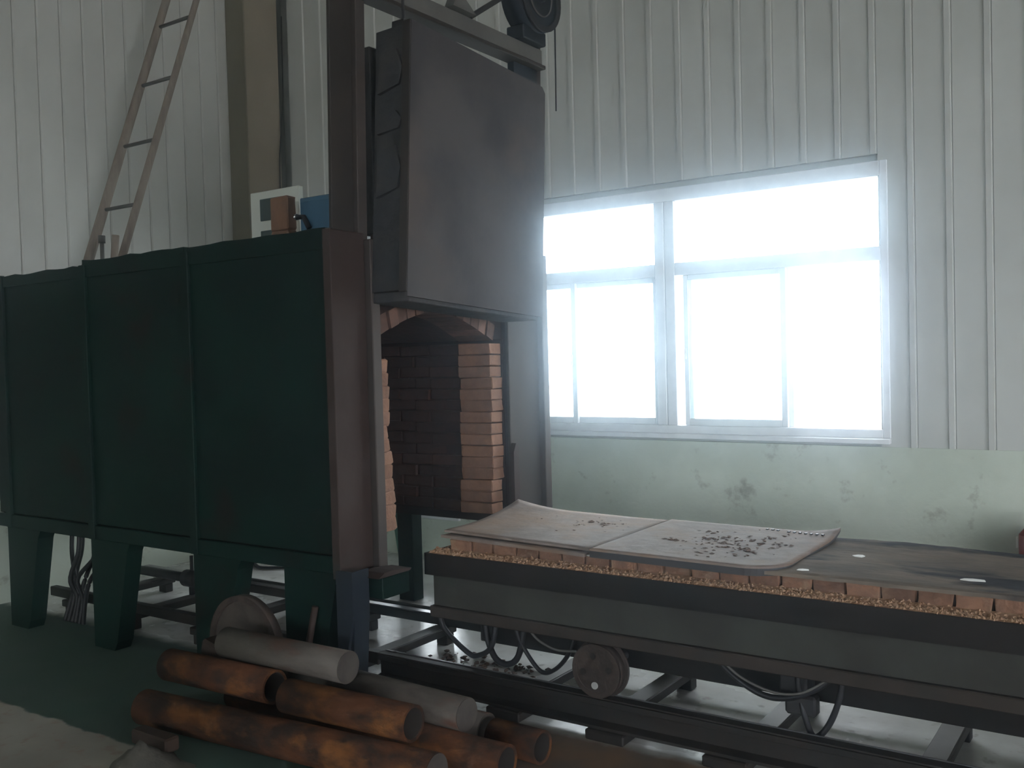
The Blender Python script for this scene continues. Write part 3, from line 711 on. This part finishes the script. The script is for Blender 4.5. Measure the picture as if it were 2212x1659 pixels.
cable([(-2.50, 3.60, .41), (-2.46, 3.6, .30), (-2.36, 3.6, .185), (-2.28, 3.6, .20), (-2.20, 3.6, .29), (-2.17, 3.62, .41)], .010, 'thin black cable loop hanging just left of the car wheel')
cable([(-2.42, 3.585, .40), (-2.36, 3.58, .335), (-2.26, 3.58, .30), (-2.16, 3.60, .30)], .006, 'thin pale wire looping up beside the car wheel', 'beam')
cable([(-1.52, 3.58, .40), (-1.45, 3.58, .33), (-1.33, 3.58, .268), (-1.22, 3.58, .27), (-1.10, 3.58, .33), (-1.02, 3.6, .41)], .012, 'black cable sagging between the wheel and the outer end of the car')
cable([(-1.50, 3.57, .395), (-1.40, 3.565, .325), (-1.27, 3.565, .288), (-1.16, 3.565, .305), (-1.06, 3.58, .37)], .005, 'thin pale wire sagging above the black cable at the outer end', 'beam')
cable([(-1.02, 3.62, .42), (-1.03, 3.6, .30), (-1.07, 3.59, .19), (-1.12, 3.58, .14), (-1.16, 3.6, .20), (-1.19, 3.62, .30), (-1.2, 3.64, .42)], .012, 'black cable loop hanging down to the near rail')
bx = MB(); bx.box(-1.27, -1.16, 3.62, 3.74, .24, .40, bev=.01); bx.box(-1.24, -1.12, 3.60, 3.66, .20, .28, bev=.01)
bx.box(-1.25, -1.18, 3.65, 3.71, .40, .42)
o = tag(bx.build('cable_junction', 'black'), 'dark cable junction clamped under the outer end of the car', 'junction box')
o = MB().chunk((-1.005, 3.50, .395), .012).build('clip', 'hole', CR)

# ------------------------------------------------------------------ pipe and bar heap
def bar(p0, p1, r, label, solid, mt):
    if solid:
        o = MB().cyl(p0, p1, r, 32).build('steel_bar', mt)
        d = (Vector(p1) - Vector(p0)).normalized()
        MB().cyl(Vector(p1) + d * .0005, Vector(p1) + d * .003, r - .003, 32).build('sawn_end', 'barend', o)
        tag(o, label, 'bar', 'pipes and bars heaped before the furnace')
    else:
        o = MB().pipe(p0, p1, r, r - .011, 36).build('steel_pipe', mt)
        MB().pipe(Vector(p0) + (Vector(p1) - Vector(p0)).normalized() * .004, Vector(p1) - (Vector(p1) - Vector(p0)).normalized() * .004, r - .0112, r - .013, 32).build('bore', 'inside', o)
        tag(o, label, 'pipe', 'pipes and bars heaped before the furnace')
    return o
bar((-3.80, 2.575, .078), (-2.235, 2.70, .078), .077, 'longest rusty bar at the front of the heap, cut by the photo edge', True, 'rust')
bar((-3.60, 2.915, .071), (-2.075, 2.925, .071), .070, 'lowest rusty pipe in the heap with open end at the bottom edge', False, 'rust')
bar((-3.50, 3.155, .069), (-2.335, 3.155, .069), .068, 'grey bar on the floor ending just behind the short orange pipe', True, 'greybar')
bar((-2.285, 3.135, .067), (-2.045, 3.125, .067), .066, 'short orange rusty pipe lying rightmost on the floor', False, 'rust')
bar((-3.07, 2.755, .203), (-2.41, 2.785, .203), .071, 'rusty pipe in the middle row with open end toward the car', False, 'rust')
bar((-3.88, 2.765, .203), (-3.20, 2.80, .203), .073, 'rusty pipe lying leftmost in the middle row under the top grey bar', False, 'rust')
bar((-3.30, 3.035, .190), (-2.31, 2.99, .190), .067, 'grey bar in the middle row with round sawn end', True, 'greybar')
bar((-3.60, 2.872, .322), (-2.845, 2.885, .322), .068, 'pale grey bar lying on top of the heap', True, 'greybar')
b = MB(); b.box(-3.78, -3.60, 2.86, 2.96, .22, .30, bev=.012); b.bm.transform(Matrix.Translation((-3.7, 2.9, .25)) @ Matrix.Rotation(.25, 4, 'Y') @ Matrix.Translation((3.7, -2.9, -.25)))
tag(b.build('timber_block', 'dark_wood'), 'brown timber block propping the left end of the top bar', 'block')
tag(MB().box(-3.66, -3.42, 2.405, 2.475, 0, .062, bev=.008).build('floor_block', 'dark_wood'), 'dark squared block on the green floor before the heap', 'timber')  # plain dark squared block in front of the heap
# big pulley wheel standing behind the heap
PWL = thing('pulley_wheel', (-3.68, 3.05, 0), 'large dark disc wheel with raised rim standing behind the pipe heap', 'wheel')
MB().cyl((-3.68, 3.045, .245), (-3.68, 3.065, .245), .222, 40).build('disc', 'wheel_face', PWL)
MB().pipe((-3.68, 3.03, .245), (-3.68, 3.075, .245), .244, .215, 44).build('rim', 'wheel', PWL)
MB().cyl((-3.68, 3.02, .245), (-3.68, 3.044, .245), .045, 20).build('hub', 'wheel', PWL)
# grey lump of cloth and brown stick
b = MB(); n = 14; rows = 7
vs = []
for j in range(rows):
    h = .10 * (1 - (j / (rows - 1)) ** .8) ** 1.0; rr_ = .16 * (j / (rows - 1)) + .004
    vs.append([b.bm.verts.new((-3.42 + rr_ * 1.25 * math.cos(2 * math.pi * i / n) * random.uniform(.85, 1.15) + .05 * j / rows, 2.29 + rr_ * .85 * math.sin(2 * math.pi * i / n) * random.uniform(.85, 1.15), h * random.uniform(.9, 1.1))) for i in range(n)])
for A_, B_ in zip(vs, vs[1:]):
    for i in range(n): f = b.bm.faces.new((A_[i], A_[(i + 1) % n], B_[(i + 1) % n], B_[i])); f.smooth = True
b.bm.faces.new(vs[0])
for v in vs[-1]: v.co.z = 0.0
b.bm.faces.new(vs[-1])
tag(b.build('rag_heap', 'rag'), 'grey crumpled rag heap on the floor at the bottom left', 'rag')
tag(MB().tube([(-3.345, 3.11, .005), (-3.33, 3.13, .30), (-3.30, 3.145, .46)], .016, 8).build('iron_rod', 'brownframe'), 'short brown iron rod leaning on the front leg of the furnace', 'rod')

# ------------------------------------------------------------------ cables and fittings below the furnace
for k, (xa, ya, xb) in enumerate(((-5.78, 3.45, -5.70), (-5.72, 3.48, -5.74), (-5.66, 3.42, -5.70), (-5.60, 3.5, -5.66), (-5.52, 3.46, -5.68), (-5.44, 3.5, -5.60))):
    lbl = ['leftmost black cable of the bundle hanging below the furnace', 'second black cable from the left in the bundle below the furnace', 'third black cable from the left in the bundle below the furnace',
           'fourth black cable from the left in the bundle below the furnace', 'fifth black cable from the left in the bundle below the furnace', 'rightmost black cable of the bundle hanging below the furnace'][k]
    cable([(xa, ya, .625), (xa + .01, ya - .02, .45), (xb, ya - .05, .28), (-5.74 + .03 * k, 3.40, .16), (-5.76 + .04 * k, 3.36, .014)], .014, lbl, grp='cables hanging below the furnace')
v = thing('pipe_valve', (-5.28, 3.95, 0), 'dark pipe valve with upright handle below the furnace', 'valve')
MB().tube([(-6.05, 3.95, .21), (-5.0, 3.95, .21)], .030, 12).build('pipe', 'black', v)
MB().cyl((-5.33, 3.95, .21), (-5.21, 3.95, .21), .055, 18).build('valve_body', 'black', v)
MB().tube([(-5.27, 3.95, .23), (-5.27, 3.95, .36)], .012, 8).build('stem', 'black', v)
MB().box(-5.28, -5.26, 3.93, 3.97, .107, .19).build('support', 'black', v)
cable([(-6.05, 5.12, .014), (-5.85, 5.02, .014), (-5.70, 5.10, .014), (-5.60, 5.22, .014), (-5.72, 5.30, .014), (-5.95, 5.28, .014), (-6.2, 5.35, .014)], .012, 'black cable curled on the floor beyond the furnace', grp='cables hanging below the furnace')

# ------------------------------------------------------------------ things on top of the furnace
LD = thing('ladder', (-6.1, 4.0, 2.2), 'tall timber ladder with iron rungs leaning above the furnace', 'ladder')
def lad(z): return 3.90 + (z - 2.2) * .358
for x, r0, r1 in ((-6.30, .036, .026), (-5.90, .028, .020)):
    MB().cyl((x, lad(2.2), 2.2), (x, lad(5.5), 5.5), r0, 14, r1).build('stile', 'wood', LD)
for k in range(8):
    z = 2.72 + k * .475
    if z < 5.45: MB().cyl((-6.32, lad(z), z), (-5.88, lad(z), z), .013, 10).build('rung', 'rung', LD)
st = thing('timber_stub', (-5.92, 3.85, 2.2), 'short timber post stub with bolt beside the foot of the ladder', 'post')
MB().cyl((-5.846, 3.84, 2.175), (-5.840, 3.87, 2.48), .024, 12).build('post', 'wood', st)
MB().cyl((-5.985, 3.86, 2.175), (-5.985, 3.86, 2.44), .014, 10).build('rod', 'rung', st)
MB().cyl((-5.985, 3.86, 2.44), (-5.985, 3.86, 2.49), .024, 10).build('nut', 'rung', st)
b = MB()
for k in range(7): b.chunk((-5.6 + k * .06, 3.45 + random.uniform(-.03, .03), 2.19), random.uniform(.03, .05), .6)
tag(b.build('broken_brick', 'brick_dust'), 'broken brown brick bits on the furnace roof by the ladder', 'rubble', kind='stuff')
tb = [brick_mesh('brick', .145, .065, .105, 'brick', .004), brick_mesh('brick', .145, .065, .105, 'brick', .004)]
for k, (me, lb) in enumerate(zip(tb, ('lower of two orange firebricks stacked on the furnace roof', 'upper of two orange firebricks stacked on the furnace roof'))):
    o = bpy.data.objects.new('firebrick', me); COL.objects.link(o); o.location = (-4.25, 3.90, 2.171 + k * .19); o.scale = (1, 1, 1.8)
    tag(o, lb, 'brick', 'loose firebricks on the furnace roof')
BB = thing('blue_box', (-3.9, 3.95, 2.17), 'blue steel switch box on the furnace roof beside the post', 'box')
MB().box(-4.165, -3.82, 3.95, 4.10, 2.171, 2.545, bev=.006).build('case', 'blue', BB)
MB().box(-4.15, -3.84, 3.942, 3.949, 2.20, 2.52, bev=.003).build('cover', 'blue', BB)
MB().tube([(-4.17, 3.93, 2.435), (-4.11, 3.925, 2.43), (-4.07, 3.93, 2.36)], .016, 8).build('conduit', 'black', BB)
MB().cyl((-4.20, 3.925, 2.437), (-4.165, 3.928, 2.435), .018, 12).build('conduit_nut', 'steelbright', BB)
WB = thing('meter_board', (-4.5, 4.1, 2.17), 'white board with two dark square dials on the furnace roof', 'meter')
MB().box(-4.76, -4.33, 4.10, 4.14, 2.171, 2.66, bev=.004).build('board', 'white', WB)
MB().box(-4.66, -4.46, 4.085, 4.099, 2.475, 2.61, bev=.004).build('dial', 'dial', WB)
MB().box(-4.66, -4.46, 4.085, 4.099, 2.26, 2.415, bev=.004).build('dial', 'dial', WB)
# fire extinguisher by the wall
EX = thing('fire_extinguisher', (-.62, 5.86, 0), 'red fire extinguisher standing against the wall at the right edge', 'extinguisher')
MB().cyl((-.615, 5.86, 0), (-.615, 5.86, .56), .085, 28).build('cylinder', 'red', EX)
MB().cyl((-.615, 5.86, .56), (-.615, 5.86, .63), .085, 28, .03).build('shoulder', 'red', EX)
MB().box(-.66, -.57, 5.845, 5.875, .63, .67, bev=.005).build('handle', 'black', EX)
MB().cyl((-.615, 5.86, .30), (-.615, 5.86, .52), .0855, 28).build('label_band', 'red', EX)
MB().box(-.712, -.703, 5.84, 5.86, .485, .545).build('white_tag', 'scrap', EX)

# ------------------------------------------------------------------ haze volume added to imitate lens bloom round the window
hm = bpy.data.materials.new('bloom_volume'); hm.use_nodes = True; nt = hm.node_tree; nt.nodes.clear()
vo = nt.nodes.new('ShaderNodeVolumeScatter'); vo.inputs['Color'].default_value = (0.70, 0.86, 1.0, 1)
vo.inputs['Density'].default_value = HAZE; vo.inputs['Anisotropy'].default_value = 0.977
mo = nt.nodes.new('ShaderNodeOutputMaterial'); nt.links.new(vo.outputs[0], mo.inputs['Volume'])
M['haze'] = hm
hz = MB().box(HX0 + .04, HX1 - .05, HY0 + .05, 5.97, 0.002, HZ - .02).build('bloom_haze', 'haze')
tag(hz, 'thin haze volume added to imitate lens bloom round the window', 'haze', kind='stuff')
